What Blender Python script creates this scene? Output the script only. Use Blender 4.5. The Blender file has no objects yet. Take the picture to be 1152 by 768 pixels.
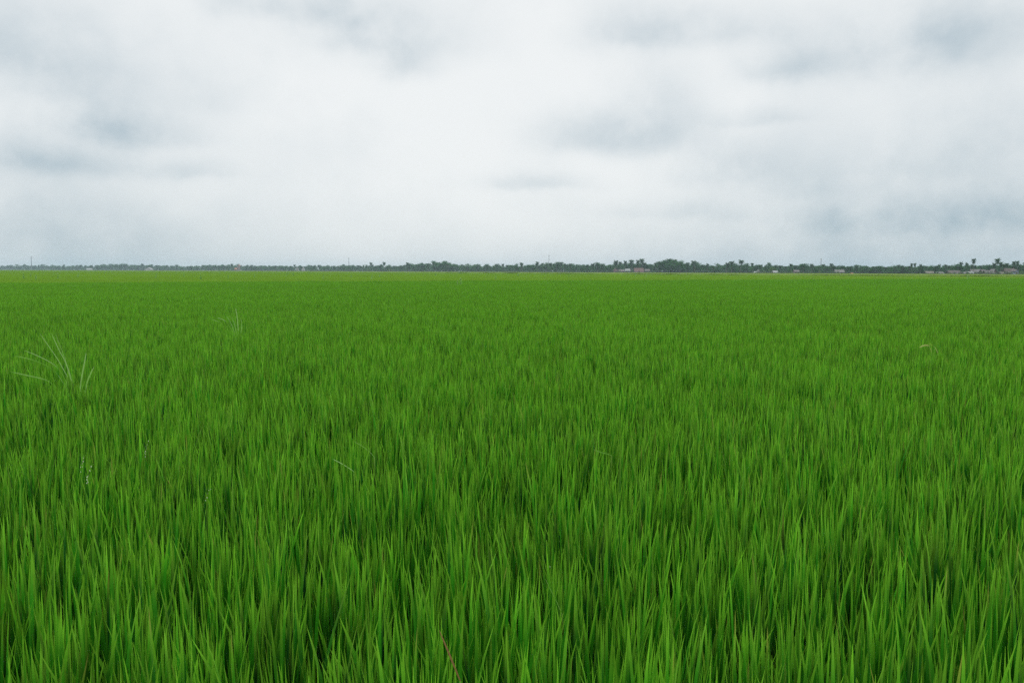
import bpy, math, random
import numpy as np
from mathutils import Vector, Matrix

SC = bpy.context.scene
COL = SC.collection
random.seed(7)
RNG = np.random.default_rng(11)

# ------------------------------------------------------------------ camera
W, H, F = 1152.0, 768.0, 896.0            # photograph pixels, focal length in pixels
CAM = Vector((0.0, 0.0, 1.5))
PITCH = math.atan((384.0 - 305.15) / F)
ROLL = 0.0032
ROT = (Matrix.Rotation(math.pi / 2 - PITCH, 3, 'X') @ Matrix.Rotation(ROLL, 3, 'Z'))


def px_dir(px, py):
    return (ROT @ Vector(((px - W / 2) / F, (H / 2 - py) / F, -1.0))).normalized()


def px_at(px, py, depth):
    """point seen at that pixel, at ground distance y = depth"""
    d = px_dir(px, py)
    return CAM + d * (depth / d.y)


def horizon(px):
    return 305.15 + ROLL * (px - W / 2)


cd = bpy.data.cameras.new('camera')
cd.sensor_width = 36.0
cd.lens = 28.0
cd.clip_start = 0.05
cd.clip_end = 20000
cam = bpy.data.objects.new('camera', cd)
cam.matrix_world = Matrix.Translation(CAM) @ ROT.to_4x4()
COL.objects.link(cam)
SC.camera = cam

# ------------------------------------------------------------------ helpers: nodes and tags


def tag(o, label=None, cat=None, group=None, kind=None):
    if label:
        o['label'] = label
    if cat:
        o['category'] = cat
    if group:
        o['group'] = group
    if kind:
        o['kind'] = kind
    return o


class NT:
    """tiny node-tree builder"""

    def __init__(self, tree):
        self.t = tree
        tree.nodes.clear()

    def n(self, kind, **kw):
        nd = self.t.nodes.new(kind)
        for k, v in kw.items():
            setattr(nd, k, v)
        return nd

    def link(self, a, b):
        self.t.links.new(a, b)

    def _in(self, sock, v):
        if isinstance(v, bpy.types.NodeSocket):
            self.link(v, sock)
        else:
            sock.default_value = v

    def math(self, op, a, b=0.0, c=None, clamp=False):
        nd = self.n('ShaderNodeMath', operation=op, use_clamp=clamp)
        self._in(nd.inputs[0], a)
        self._in(nd.inputs[1], b)
        if c is not None:
            self._in(nd.inputs[2], c)
        return nd.outputs[0]

    def mix(self, f, a, b, blend='MIX'):
        nd = self.n('ShaderNodeMix', data_type='RGBA', blend_type=blend)
        self._in(nd.inputs[0], f)
        self._in(nd.inputs[6], a if isinstance(a, bpy.types.NodeSocket) else (*a, 1.0))
        self._in(nd.inputs[7], b if isinstance(b, bpy.types.NodeSocket) else (*b, 1.0))
        return nd.outputs[2]

    def noise(self, vec=None, scale=5.0, detail=3.0, rough=0.5):
        nd = self.n('ShaderNodeTexNoise')
        nd.inputs['Scale'].default_value = scale
        nd.inputs['Detail'].default_value = detail
        nd.inputs['Roughness'].default_value = rough
        if vec is not None:
            self.link(vec, nd.inputs['Vector'])
        return nd

    def ramp(self, fac, lo, hi):
        nd = self.n('ShaderNodeMapRange', interpolation_type='SMOOTHSTEP')
        self._in(nd.inputs[0], fac)
        nd.inputs[1].default_value = lo
        nd.inputs[2].default_value = hi
        return nd.outputs[0]

    def attr(self, name, kind='GEOMETRY'):
        return self.n('ShaderNodeAttribute', attribute_name=name, attribute_type=kind)


def new_mat(name):
    m = bpy.data.materials.new(name)
    m.use_nodes = True
    return m, NT(m.node_tree)


def mat_plain(name, c1, c2, scale=3.0, rough=0.85, detail=4.0):
    """matt surface whose colour wanders between two tones"""
    m, t = new_mat(name)
    co = t.n('ShaderNodeTexCoord').outputs['Object']
    nz = t.noise(co, scale, detail, 0.6)
    f = t.ramp(nz.outputs[0], 0.35, 0.68)
    col = t.mix(f, c1, c2)
    b = t.n('ShaderNodeBsdfPrincipled')
    t.link(col, b.inputs['Base Color'])
    b.inputs['Roughness'].default_value = rough
    b.inputs['Specular IOR Level'].default_value = 0.25
    o = t.n('ShaderNodeOutputMaterial')
    t.link(b.outputs[0], o.inputs[0])
    return m


def mat_roof(name, c1, c2):
    """corrugated sheet with rust streaks"""
    m, t = new_mat(name)
    co = t.n('ShaderNodeTexCoord').outputs['Object']
    nz = t.noise(co, 0.9, 5.0, 0.65)
    col = t.mix(t.ramp(nz.outputs[0], 0.42, 0.62), c1, c2)
    wv = t.n('ShaderNodeTexWave')
    wv.inputs['Scale'].default_value = 3.0
    t.link(co, wv.inputs['Vector'])
    bp = t.n('ShaderNodeBump')
    bp.inputs['Strength'].default_value = 0.4
    bp.inputs['Distance'].default_value = 0.03
    t.link(wv.outputs[1], bp.inputs['Height'])
    b = t.n('ShaderNodeBsdfPrincipled')
    t.link(col, b.inputs['Base Color'])
    t.link(bp.outputs[0], b.inputs['Normal'])
    b.inputs['Roughness'].default_value = 0.6
    o = t.n('ShaderNodeOutputMaterial')
    t.link(b.outputs[0], o.inputs[0])
    return m


def mat_leaf(name, young, old, tip, big_scale=0.12, fine=0.0, crisp=False, transl=0.4, spec=0.35, rough=0.42, var=0.22, strip=None):
    """thin leaf: reflects and lets light through; tone from the blade's own age, patchiness over the field"""
    m, t = new_mat(name)
    age = t.attr('tone').outputs['Fac']
    along = t.attr('along').outputs['Fac']
    acr = t.attr('across').outputs['Fac']
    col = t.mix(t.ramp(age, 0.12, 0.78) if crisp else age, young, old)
    col = t.mix(t.ramp(age, 1.2, 1.8), col, (0.23, 0.15, 0.055))
    tipf = t.math('MULTIPLY', t.ramp(along, 0.58, 0.98), 0.68)
    col = t.mix(tipf, col, tip)  # yellowish bright tip; in the near rice the darker body paints canopy self-shading
    burnt = t.math('GREATER_THAN', t.math('FRACT', t.math('MULTIPLY', age, 37.0)), 0.975)
    burnt = t.math('MULTIPLY', burnt, t.ramp(along, 0.78, 0.97))
    if crisp:
        col = t.mix(t.math('MULTIPLY', burnt, 0.7), col, (0.30, 0.22, 0.07))
    rib = t.math('SUBTRACT', 1.0, t.ramp(t.math('ABSOLUTE', acr), 0.0, 0.25))
    col = t.mix(t.math('MULTIPLY', rib, 0.12), col, (0.12, 0.34, 0.06))
    pos = t.n('ShaderNodeNewGeometry').outputs['Position']
    nz = t.noise(pos, big_scale, 4.0, 0.6)
    nz2 = t.noise(pos, big_scale * 9.0, 3.0, 0.6)
    rnd = t.n('ShaderNodeObjectInfo').outputs['Random']
    g = t.math('ADD', t.math('MULTIPLY', t.math('SUBTRACT', nz.outputs[0], 0.5), var * 2.2),
               t.math('MULTIPLY', t.math('SUBTRACT', nz2.outputs[0], 0.5), var * 1.2))
    g = t.math('ADD', g, t.math('MULTIPLY', t.math('SUBTRACT', rnd, 0.5), var * 0.35))
    g = t.math('ADD', g, 1.0)
    if fine:      # each plant has its own colour
        flat = t.n('ShaderNodeVectorMath', operation='MULTIPLY')
        t.link(pos, flat.inputs[0])
        flat.inputs[1].default_value = (1.0, 1.0, 0.15)
        nz3 = t.noise(flat.outputs[0], 17.0, 2.0, 0.5)
        g = t.math('ADD', g, t.math('MULTIPLY', t.math('SUBTRACT', nz3.outputs[0], 0.5), fine))
        g = t.math('MAXIMUM', g, 0.22)
    mul = t.n('ShaderNodeVectorMath', operation='SCALE')
    t.link(col, mul.inputs[0])
    t.link(g, mul.inputs['Scale'])
    c = mul.outputs[0]
    b = t.n('ShaderNodeBsdfPrincipled')
    t.link(c, b.inputs['Base Color'])
    b.inputs['Roughness'].default_value = rough
    b.inputs['Specular IOR Level'].default_value = spec
    tr = t.n('ShaderNodeBsdfTranslucent')
    tc = t.mix(1.0, c, (0.88, 1.1, 0.5), 'MULTIPLY')
    t.link(tc, tr.inputs[0])
    mx = t.n('ShaderNodeMixShader')
    mx.inputs[0].default_value = transl
    t.link(b.outputs[0], mx.inputs[1])
    t.link(tr.outputs[0], mx.inputs[2])
    o = t.n('ShaderNodeOutputMaterial')
    t.link(mx.outputs[0], o.inputs[0])
    return m


# ------------------------------------------------------------------ helpers: meshes
class MB:
    """collects vertices, faces and per-vertex attributes; build() links them as one mesh"""

    def __init__(self):
        self.v, self.f, self.mi = [], [], []
        self.tone, self.along, self.across = [], [], []

    def add(self, verts, faces, tone=0.5, along=0.0, across=0.0, mi=0):
        n0 = len(self.v)
        self.v.extend([tuple(p) for p in verts])
        self.f.extend([tuple(i + n0 for i in fc) for fc in faces])
        self.mi.extend([mi] * len(faces))
        k = len(verts)
        for lst, val in ((self.tone, tone), (self.along, along), (self.across, across)):
            lst.extend(list(val) if hasattr(val, '__len__') else [val] * k)
        return self

    def box(self, lo, hi, mi=0):
        x0, y0, z0 = lo
        x1, y1, z1 = hi
        v = [(x0, y0, z0), (x1, y0, z0), (x1, y1, z0), (x0, y1, z0), (x0, y0, z1), (x1, y0, z1), (x1, y1, z1), (x0, y1, z1)]
        f = [(0, 3, 2, 1), (4, 5, 6, 7), (0, 1, 5, 4), (1, 2, 6, 5), (2, 3, 7, 6), (3, 0, 4, 7)]
        return self.add(v, f, mi=mi)

    def tube(self, pts, rad, n=6, mi=0, cap=True):
        pts = [Vector(p) for p in pts]
        v, f = [], []
        for i, p in enumerate(pts):
            a = pts[min(i + 1, len(pts) - 1)] - pts[max(i - 1, 0)]
            a.normalize()
            ref = Vector((1, 0, 0)) if abs(a.x) < 0.8 else Vector((0, 1, 0))
            s = a.cross(ref).normalized()
            u = s.cross(a)
            r = rad[i] if hasattr(rad, '__len__') else rad
            for k in range(n):
                q = 2 * math.pi * k / n
                v.append(p + (s * math.cos(q) + u * math.sin(q)) * r)
        for i in range(len(pts) - 1):
            for k in range(n):
                k2 = (k + 1) % n
                f.append((i * n + k, i * n + k2, (i + 1) * n + k2, (i + 1) * n + k))
        if cap:
            f.append(tuple(range(n - 1, -1, -1)))
            f.append(tuple(range((len(pts) - 1) * n, len(pts) * n)))
        al = np.repeat(np.linspace(0, 1, len(pts)), n)
        return self.add(v, f, along=al, mi=mi)

    def ribbon(self, pts, width, side, tone=0.5, fold=0.15, mi=0, taper=1.6):
        """leaf along a polyline: three vertices a row (a folded blade), tapering to the tip"""
        pts = [Vector(p) for p in pts]
        side = Vector(side).normalized()
        v, al, ac = [], [], []
        n = len(pts)
        for i, p in enumerate(pts):
            t = i / (n - 1)
            w = width * max(0.05, (1 - t ** taper)) * (0.7 + 0.3 * min(1, t / 0.25))
            tg = (pts[min(i + 1, n - 1)] - pts[max(i - 1, 0)]).normalized()
            nr = tg.cross(side)
            v += [p - side * w * 0.5, p - nr * w * fold, p + side * w * 0.5]
            al += [t] * 3
            ac += [-1, 0, 1]
        f = []
        for i in range(n - 1):
            a = i * 3
            f += [(a, a + 1, a + 4, a + 3), (a + 1, a + 2, a + 5, a + 4)]
        return self.add(v, f, tone=tone, along=al, across=ac, mi=mi)

    def mesh(self, name, mats):
        me = bpy.data.meshes.new(name)
        me.from_pydata(self.v, [], self.f)
        for m in (mats if isinstance(mats, (list, tuple)) else [mats]):
            me.materials.append(m)
        me.polygons.foreach_set('material_index', self.mi)
        for nm, vals in (('tone', self.tone), ('along', self.along), ('across', self.across)):
            a = me.attributes.new(nm, 'FLOAT', 'POINT')
            a.data.foreach_set('value', np.array(vals, np.float32))
        me.update()
        return me

    def build(self, name, mats, parent=None, loc=None, smooth=False):
        me = self.mesh(name, mats)
        if smooth:
            me.polygons.foreach_set('use_smooth', [True] * len(me.polygons))
        o = bpy.data.objects.new(name, me)
        COL.objects.link(o)
        if parent:
            o.parent = parent
        if loc is not None:
            o.location = loc
        return o


def empty(name, loc=(0, 0, 0), rz=0.0):
    o = bpy.data.objects.new(name, None)
    o.empty_display_size = 0.5
    o.location = loc
    o.rotation_euler = (0, 0, rz)
    COL.objects.link(o)
    return o


def dup(root, loc, rz=0.0, scale=1.0):
    r = root.copy()
    COL.objects.link(r)
    r.location = loc
    r.rotation_euler = (0, 0, rz)
    r.scale = (scale,) * 3 if not hasattr(scale, '__len__') else scale
    for ch in root.children:
        c = ch.copy()
        COL.objects.link(c)
        c.parent = r
        for g in ch.children:
            d = g.copy()
            COL.objects.link(d)
            d.parent = c
    return r


# ------------------------------------------------------------------ scattered ground cover: one object, self-contained
def scatter(name, classes, mats):
    """classes: list of (variants, points). variant = dict(v, f(list of index arrays or quads), tone, along, across, mi);
    points = array (n, 6): x y z rot_z tilt scale. Everything sits in one mesh; geometry nodes copy the variants to the points."""
    V, Q, TR, tone, along, across, mq = [], [], [], [], [], [], []
    vk, pc, rot, scl = [], [], [], []
    n0, kid, plan = 0, 0, []
    for ci, (variants, pts) in enumerate(classes):
        ids = []
        for va in variants:
            V.append(va['v'])
            Q.append(va['f'] + n0)
            n = len(va['v'])
            tone.append(va['tone']); along.append(va['along']); across.append(va['across'])
            mq.append(va.get('mi', np.zeros(len(va['f']), int)))
            vk.append(np.full(n, kid)); pc.append(np.full(n, -1))
            rot.append(np.zeros((n, 3))); scl.append(np.ones(n))
            n0 += n
            ids.append(kid)
            kid += 1
        n = len(pts)
        V.append(pts[:, :3])
        tone.append(np.zeros(n)); along.append(np.zeros(n)); across.append(np.zeros(n))
        vk.append(np.full(n, -1)); pc.append(np.full(n, ci))
        r = np.zeros((n, 3))
        r[:, 2] = pts[:, 3]
        r[:, 0] = pts[:, 4]
        rot.append(r); scl.append(pts[:, 5])
        n0 += n
        plan.append((ci, ids))
    V = np.concatenate(V); Q = np.concatenate(Q)
    me = bpy.data.meshes.new(name)
    me.vertices.add(len(V))
    me.vertices.foreach_set('co', V.astype(np.float32).ravel())
    me.loops.add(Q.size)
    me.loops.foreach_set('vertex_index', Q.astype(np.int32).ravel())
    me.polygons.add(len(Q))
    me.polygons.foreach_set('loop_start', np.arange(0, Q.size, 4, dtype=np.int32))
    me.polygons.foreach_set('loop_total', np.full(len(Q), 4, np.int32))
    for m in mats:
        me.materials.append(m)
    me.polygons.foreach_set('material_index', np.concatenate(mq).astype(np.int32))
    me.update(calc_edges=True)
    for nm, ty, key, vals in (('tone', 'FLOAT', 'value', tone), ('along', 'FLOAT', 'value', along), ('across', 'FLOAT', 'value', across),
                              ('vk', 'INT', 'value', vk), ('pc', 'INT', 'value', pc), ('scl', 'FLOAT', 'value', scl)):
        a = me.attributes.new(nm, ty, 'POINT')
        a.data.foreach_set(key, np.concatenate(vals).astype(np.int32 if ty == 'INT' else np.float32))
    a = me.attributes.new('rot', 'FLOAT_VECTOR', 'POINT')
    a.data.foreach_set('vector', np.concatenate(rot).astype(np.float32).ravel())
    o = bpy.data.objects.new(name, me)
    COL.objects.link(o)

    ng = bpy.data.node_groups.new(name + '_scatter', 'GeometryNodeTree')
    ng.interface.new_socket('Geometry', in_out='INPUT', socket_type='NodeSocketGeometry')
    ng.interface.new_socket('Geometry', in_out='OUTPUT', socket_type='NodeSocketGeometry')
    N, L = ng.nodes, ng.links
    gi, go = N.new('NodeGroupInput'), N.new('NodeGroupOutput')

    def named(nm, ty):
        nd = N.new('GeometryNodeInputNamedAttribute')
        nd.data_type = ty
        nd.inputs[0].default_value = nm
        return [s for s in nd.outputs if s.enabled and s.name == 'Attribute'][0]

    def equal(sock, val):
        nd = N.new('FunctionNodeCompare')
        nd.data_type = 'INT'
        nd.operation = 'EQUAL'
        ins = [s for s in nd.inputs if s.enabled]
        L.new(sock, ins[0])
        ins[1].default_value = val
        return nd.outputs[0]

    def separate(sel):
        nd = N.new('GeometryNodeSeparateGeometry')
        nd.domain = 'POINT'
        L.new(gi.outputs[0], nd.inputs[0])
        L.new(sel, nd.inputs[1])
        return nd.outputs[0]

    join_all = N.new('GeometryNodeJoinGeometry')
    for ci, ids in plan:
        jn = N.new('GeometryNodeJoinGeometry')
        for k in ids:
            g2i = N.new('GeometryNodeGeometryToInstance')
            L.new(separate(equal(named('vk', 'INT'), k)), g2i.inputs[0])
            L.new(g2i.outputs[0], jn.inputs[0])
        iop = N.new('GeometryNodeInstanceOnPoints')
        L.new(separate(equal(named('pc', 'INT'), ci)), iop.inputs['Points'])
        L.new(jn.outputs[0], iop.inputs['Instance'])
        iop.inputs['Pick Instance'].default_value = True
        rv = N.new('FunctionNodeRandomValue')
        rv.data_type = 'INT'
        ri = [s for s in rv.inputs if s.enabled]
        ri[0].default_value = 0
        ri[1].default_value = len(ids) - 1
        rv.inputs['Seed'].default_value = ci + 3
        L.new([s for s in rv.outputs if s.enabled][0], iop.inputs['Instance Index'])
        L.new(named('rot', 'FLOAT_VECTOR'), iop.inputs['Rotation'])
        L.new(named('scl', 'FLOAT'), iop.inputs['Scale'])
        L.new(iop.outputs[0], join_all.inputs[0])
    L.new(join_all.outputs[0], go.inputs[0])
    md = o.modifiers.new('scatter', 'NODES')
    md.node_group = ng
    return o


def blades(n, xy, z0, L, az, lean, curl, w, twist, tone, S=5, fold=0.16):
    """n leaves as quads; arrays of length n"""
    t = np.linspace(0, 1, S + 1) ** 0.8
    th = lean[:, None] + curl[:, None] * t[None, :] ** 1.6
    ds = L[:, None] * np.diff(t)[None, :]
    mid = 0.5 * (th[:, 1:] + th[:, :-1])
    r = np.concatenate([np.zeros((n, 1)), np.cumsum(np.sin(mid) * ds, 1)], 1)
    z = np.concatenate([np.zeros((n, 1)), np.cumsum(np.cos(mid) * ds, 1)], 1)
    ca, sa = np.cos(az)[:, None], np.sin(az)[:, None]
    P = np.stack([xy[:, :1] + r * ca, xy[:, 1:] + r * sa, z0[:, None] + z], -1)          # n,S+1,3
    tang = np.stack([np.sin(th) * ca, np.sin(th) * sa, np.cos(th)], -1)
    perp = np.stack([-np.sin(az), np.cos(az), np.zeros(n)], -1)[:, None, :] * np.ones((1, S + 1, 1))
    nor = np.cross(perp, tang)
    tw = twist[:, None] + 0.7 * (t[None, :] - 0.3)
    side = perp * np.cos(tw)[..., None] + nor * np.sin(tw)[..., None]
    nrm = np.cross(tang, side)
    prof = np.maximum(0.03, (1 - t ** 4.0)) * (0.6 + 0.4 * np.minimum(1, t / 0.3))
    hw = 0.5 * w[:, None] * prof[None, :]
    A = P - side * hw[..., None]
    B = P - nrm * (hw * fold * 2)[..., None]
    C = P + side * hw[..., None]
    v = np.stack([A, B, C], 2).reshape(-1, 3)                                           # n,(S+1),3
    base = (np.arange(n) * (S + 1) * 3)[:, None, None]
    row = (np.arange(S) * 3)[None, :, None]
    q1 = np.array([0, 1, 4, 3])[None, None, :]
    q2 = np.array([1, 2, 5, 4])[None, None, :]
    f = np.concatenate([(base + row + q1).reshape(-1, 4), (base + row + q2).reshape(-1, 4)])
    k = (S + 1) * 3
    return dict(v=v, f=f, tone=np.repeat(tone, k), along=np.tile(np.repeat(t, 3), n), across=np.tile([-1, 0, 1], n * (S + 1)).astype(float))


def merge(parts):
    out = dict(v=[], f=[], tone=[], along=[], across=[], mi=[])
    n0 = 0
    for p in parts:
        out['v'].append(p['v'])
        out['f'].append(p['f'] + n0)
        for k in ('tone', 'along', 'across'):
            out[k].append(p[k])
        out['mi'].append(p.get('mi', np.zeros(len(p['f']), int)))
        n0 += len(p['v'])
    return {k: np.concatenate(v) for k, v in out.items()}


def rice_patch(radius, tillers, wmul=1.0, S=5, leaves=(3, 4), tile=0.0):
    """a disc of rice tillers, each a sheath and a few erect leaves; tops about 0.7 m"""
    if tile:
        m = max(2, int(round(tile / 0.095)))
        gx, gy = np.meshgrid(np.arange(m), np.arange(m))
        nh = m * m
        cell = tile / m
        hx = (gx.ravel() + 0.5 + RNG.uniform(-.42, .42, nh)) * cell - tile / 2
        hy = (gy.ravel() + 0.5 + RNG.uniform(-.42, .42, nh)) * cell - tile / 2
    else:
        nh = max(4, tillers // 11)
        a = RNG.uniform(0, 2 * np.pi, nh)
        r = radius * np.sqrt(RNG.uniform(0, 1, nh))
        hx, hy = r * np.cos(a), r * np.sin(a)
    hv = RNG.normal(1.0, 0.04, nh)
    hi = RNG.integers(0, nh, tillers)
    sp_ = np.where(RNG.uniform(0, 1, tillers) < 0.6, 0.022, 0.055) * max(1.0, radius / 1.2)
    ox, oy = RNG.normal(0, 1, tillers) * sp_, RNG.normal(0, 1, tillers) * sp_
    tx, ty = hx[hi] + ox, hy[hi] + oy
    vig = (hv[hi] * RNG.normal(1.0, 0.045, tillers)).clip(0.78, 1.1)
    til_az = np.arctan2(oy, ox) + RNG.normal(0, 0.7, tillers)
    til_tone = 0.6 * RNG.uniform(0, 1, nh)[hi] + 0.4 * RNG.uniform(0, 1, tillers)
    parts = []
    # sheaths; their dark tone paints in the shade deep in the canopy
    n = tillers
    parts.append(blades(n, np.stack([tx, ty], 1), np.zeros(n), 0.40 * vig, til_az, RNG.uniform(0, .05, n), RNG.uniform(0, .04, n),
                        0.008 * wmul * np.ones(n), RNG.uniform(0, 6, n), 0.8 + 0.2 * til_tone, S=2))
    for li in range(leaves[1]):
        keep = np.ones(n, bool) if li < leaves[0] else RNG.uniform(0, 1, n) < 0.5
        m = keep.sum()
        z0 = (np.array([0.36, 0.29, 0.20, 0.13])[li] * vig[keep]) * RNG.uniform(0.85, 1.12, m)
        Ln = np.array([0.33, 0.37, 0.32, 0.26])[li] * vig[keep] * RNG.uniform(0.84, 1.10, m)
        lean = np.abs(RNG.normal([0.042, 0.085, 0.15, 0.25][li], [0.04, 0.055, 0.085, 0.14][li], m))
        curl = RNG.normal([0.05, 0.12, 0.24, 0.45][li], 0.13, m)
        az = til_az[keep] + li * 2.6 + RNG.normal(0, 0.5, m)
        w = RNG.uniform(0.0095, 0.0155, m) * wmul * [0.9, 1.05, 1.0, 0.8][li]
        tone = np.clip([0.10, 0.30, 0.66, 0.92][li] + RNG.normal(0, 0.24, m) + 0.9 * (til_tone[keep] - .5), 0, 1)  # lower leaves darker: older leaf green plus painted canopy shade
        tone = np.where(RNG.uniform(0, 1, m) < [0.0, 0.0, 0.004, 0.015][li], 2.0, tone)
        parts.append(blades(m, np.stack([tx[keep], ty[keep]], 1), z0, Ln, az, lean, curl, w, RNG.uniform(-1.2, 1.2, m), tone, S=S))
    return merge(parts)


# ------------------------------------------------------------------ ground plan
# boundary between the near plot and the lighter plot beyond it, and a second bund far right
B0, B1 = np.array([-30.0, 50.0]), np.array([66.0, 110.0])
nb = np.array([-(B1 - B0)[1], (B1 - B0)[0]])
nb = nb / np.linalg.norm(nb)                    # points away from the camera
C0, C1 = np.array([42.0, 262.0]), np.array([105.0, 165.0])
ncn = np.array([-(C1 - C0)[1], (C1 - C0)[0]])
ncn = ncn / np.linalg.norm(ncn)
if ncn[1] < 0:
    ncn = -ncn


def s_b(x, y):
    return (x - B0[0]) * nb[0] + (y - B0[1]) * nb[1]


def s_c(x, y):
    return (x - C0[0]) * ncn[0] + (y - C0[1]) * ncn[1]


PXT = np.array([-150, 0, 100, 200, 300, 450, 600, 750, 900, 1050, 1152, 1300], float)
DT = np.array([2350, 2200, 1900, 1700, 1500, 1150, 950, 800, 680, 560, 500, 430], float)


def tree_dist(px):
    return float(np.interp(px, PXT, DT))


def field_limit(x, y):
    px = W / 2 + F * x / np.maximum(y, 0.1)
    return np.interp(px, PXT, DT) - 12


def grid_points(y0, y1, step, jit, exact, side=1.12, pad=9.0):
    """jittered points over the wedge in front of the camera between two distances"""
    pts = []
    y = y0
    xs = []
    while y < y1:
        hwid = 0.643 * side * y + pad
        x = np.arange(-math.ceil(hwid / step), math.ceil(hwid / step) + 1) * step + (0 if exact else RNG.uniform(0, step))
        xs.append(np.stack([x, np.full_like(x, y)], 1))
        y += step
    p = np.concatenate(xs)
    return p if exact else p + RNG.uniform(-jit * step, jit * step, p.shape)


def dither(p, lo, hi, spread):
    """keep points between two distances with ragged ends, so that no seam shows"""
    hsh = np.modf(np.abs(np.sin(p[:, 0] * 12.9898 + p[:, 1] * 78.233) * 43758.5453))[0]
    d = p[:, 1] * (1 + spread * (hsh - 0.5))
    return p[(d >= lo) & (d < hi)]


ZONES = [  # lo, hi, step, radius
    (0.9, 55.0, 0.42, 0.30),
    (55.0, 190.0, 1.4, 1.0),
    (190.0, 650.0, 7.0, 5.0),
    (650.0, 2600.0, 26.0, 19.0),
]
PATCH = [
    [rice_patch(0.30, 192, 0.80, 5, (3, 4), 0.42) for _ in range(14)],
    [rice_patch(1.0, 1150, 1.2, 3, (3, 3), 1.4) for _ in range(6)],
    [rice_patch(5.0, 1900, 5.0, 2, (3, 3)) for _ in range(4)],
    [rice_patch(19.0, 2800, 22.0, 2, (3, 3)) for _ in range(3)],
]
allpts = []
for zi, (lo, hi, step, rad) in enumerate(ZONES):
    p = grid_points(max(1.1, lo * 0.85), hi * 1.15, step, 0.42, zi < 2)
    sp = 0.0 if zi == 0 else 0.16
    p = dither(p, lo if zi else 0.0, hi, 0.16)
    p = p[p[:, 1] < field_limit(p[:, 0], p[:, 1]) - rad]
    allpts.append(p)


def vig_noise(x, y):
    return (np.sin(x * 0.9 + 1.3 * np.sin(y * 0.35)) * np.sin(y * 0.7 + 0.8 * np.sin(x * 0.5)) * 0.016
            + np.sin(x * 0.23 + 2.0) * np.sin(y * 0.19 + 0.7) * 0.025)


def pts_for(mask_fn, hmul=1.0):
    out = []
    for zi, p in enumerate(allpts):
        rad = ZONES[zi][3]
        m = mask_fn(p[:, 0], p[:, 1], min(rad, 6.0))
        q = p[m]
        n = len(q)
        s = hmul * (1 + vig_noise(q[:, 0], q[:, 1])) * RNG.normal(1.0, 0.018, n).clip(0.95, 1.05)
        out.append(np.stack([q[:, 0], q[:, 1], np.zeros(n), RNG.integers(0, 4, n) * (math.pi / 2) if zi < 2 else RNG.uniform(0, 6.283, n), RNG.normal(0, 0.03, n) if zi < 2 else np.zeros(n), s], 1))
    return out


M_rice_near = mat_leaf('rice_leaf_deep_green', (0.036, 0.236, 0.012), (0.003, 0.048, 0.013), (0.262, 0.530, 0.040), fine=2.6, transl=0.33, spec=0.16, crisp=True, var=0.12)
M_rice_far = mat_leaf('rice_leaf_light_green', (0.160, 0.350, 0.025), (0.05, 0.17, 0.018), (0.33, 0.50, 0.055), fine=1.6, transl=0.34, spec=0.22)
M_rice_pale = mat_leaf('rice_leaf_pale_green', (0.27, 0.42, 0.09), (0.12, 0.24, 0.05), (0.40, 0.48, 0.12))


def rice(name_mat, mask_fn, hmul, label):
    pts = pts_for(mask_fn, hmul)
    cls = [(PATCH[i], pts[i]) for i in range(4) if len(pts[i])]
    o = scatter('rice_plants', cls, [name_mat])
    return tag(o, label, 'rice crop', None, 'stuff')


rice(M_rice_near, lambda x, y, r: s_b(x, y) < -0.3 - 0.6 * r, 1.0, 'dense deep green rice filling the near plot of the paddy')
rice(M_rice_far, lambda x, y, r: (s_b(x, y) > 0.3 + 0.6 * r) & (s_c(x, y) < -0.4 - 0.6 * r), 0.97,
     'lighter yellow green rice in the plot beyond the near one')
rice(M_rice_pale, lambda x, y, r: (s_c(x, y) > 0.6 + 0.6 * r) & (s_b(x, y) > 0.3 + r), 0.95,
     'pale green rice in the farthest plot, before the palms')

# ground sheet and bunds
M_mud = mat_plain('wet_mud', (0.022, 0.021, 0.013), (0.04, 0.034, 0.021), 0.6, 0.7)
M_bund = mat_plain('bund_earth', (0.05, 0.055, 0.022), (0.09, 0.075, 0.042), 1.2, 0.95)


def ground_sheet():
    mb = MB()
    xs = [-4000, -2000, -600, -150, -30, 0, 30, 150, 600, 2000, 4000]
    ys = [-300, -20, 0, 30, 100, 300, 900, 2000, 4500]
    v = [(x, y, 0.0) for y in ys for x in xs]
    nx = len(xs)
    f = [(j * nx + i, j * nx + i + 1, (j + 1) * nx + i + 1, (j + 1) * nx + i) for j in range(len(ys) - 1) for i in range(nx - 1)]
    mb.add(v, f)
    return tag(mb.build('ground', M_mud), 'flat wet mud of the paddy under the rice', 'ground', None, 'structure')


ground_sheet()


def bund(name, a, b, wid, h, label):
    a, b = Vector((*a, 0)), Vector((*b, 0))
    d = (b - a)
    n = Vector((-d.y, d.x, 0)).normalized()
    prof = [(-wid, 0.004), (-wid * 0.55, h * 0.8), (-wid * 0.2, h), (wid * 0.25, h * 0.97), (wid * 0.6, h * 0.75), (wid, 0.004)]
    K = 60
    mb = MB()
    v = []
    for i in range(K + 1):
        c = a + d * (i / K)
        for (u, z) in prof:
            jz = random.uniform(0.9, 1.1) if 0.01 < z else 1
            v.append(c + n * (u + random.uniform(-.03, .03)) + Vector((0, 0, z * jz)))
    m = len(prof)
    f = [(i * m + k, (i + 1) * m + k, (i + 1) * m + k + 1, i * m + k + 1) for i in range(K) for k in range(m - 1)]
    mb.add(v, f)
    return tag(mb.build(name, M_bund, smooth=True), label, 'bund', None, 'structure')


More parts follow.
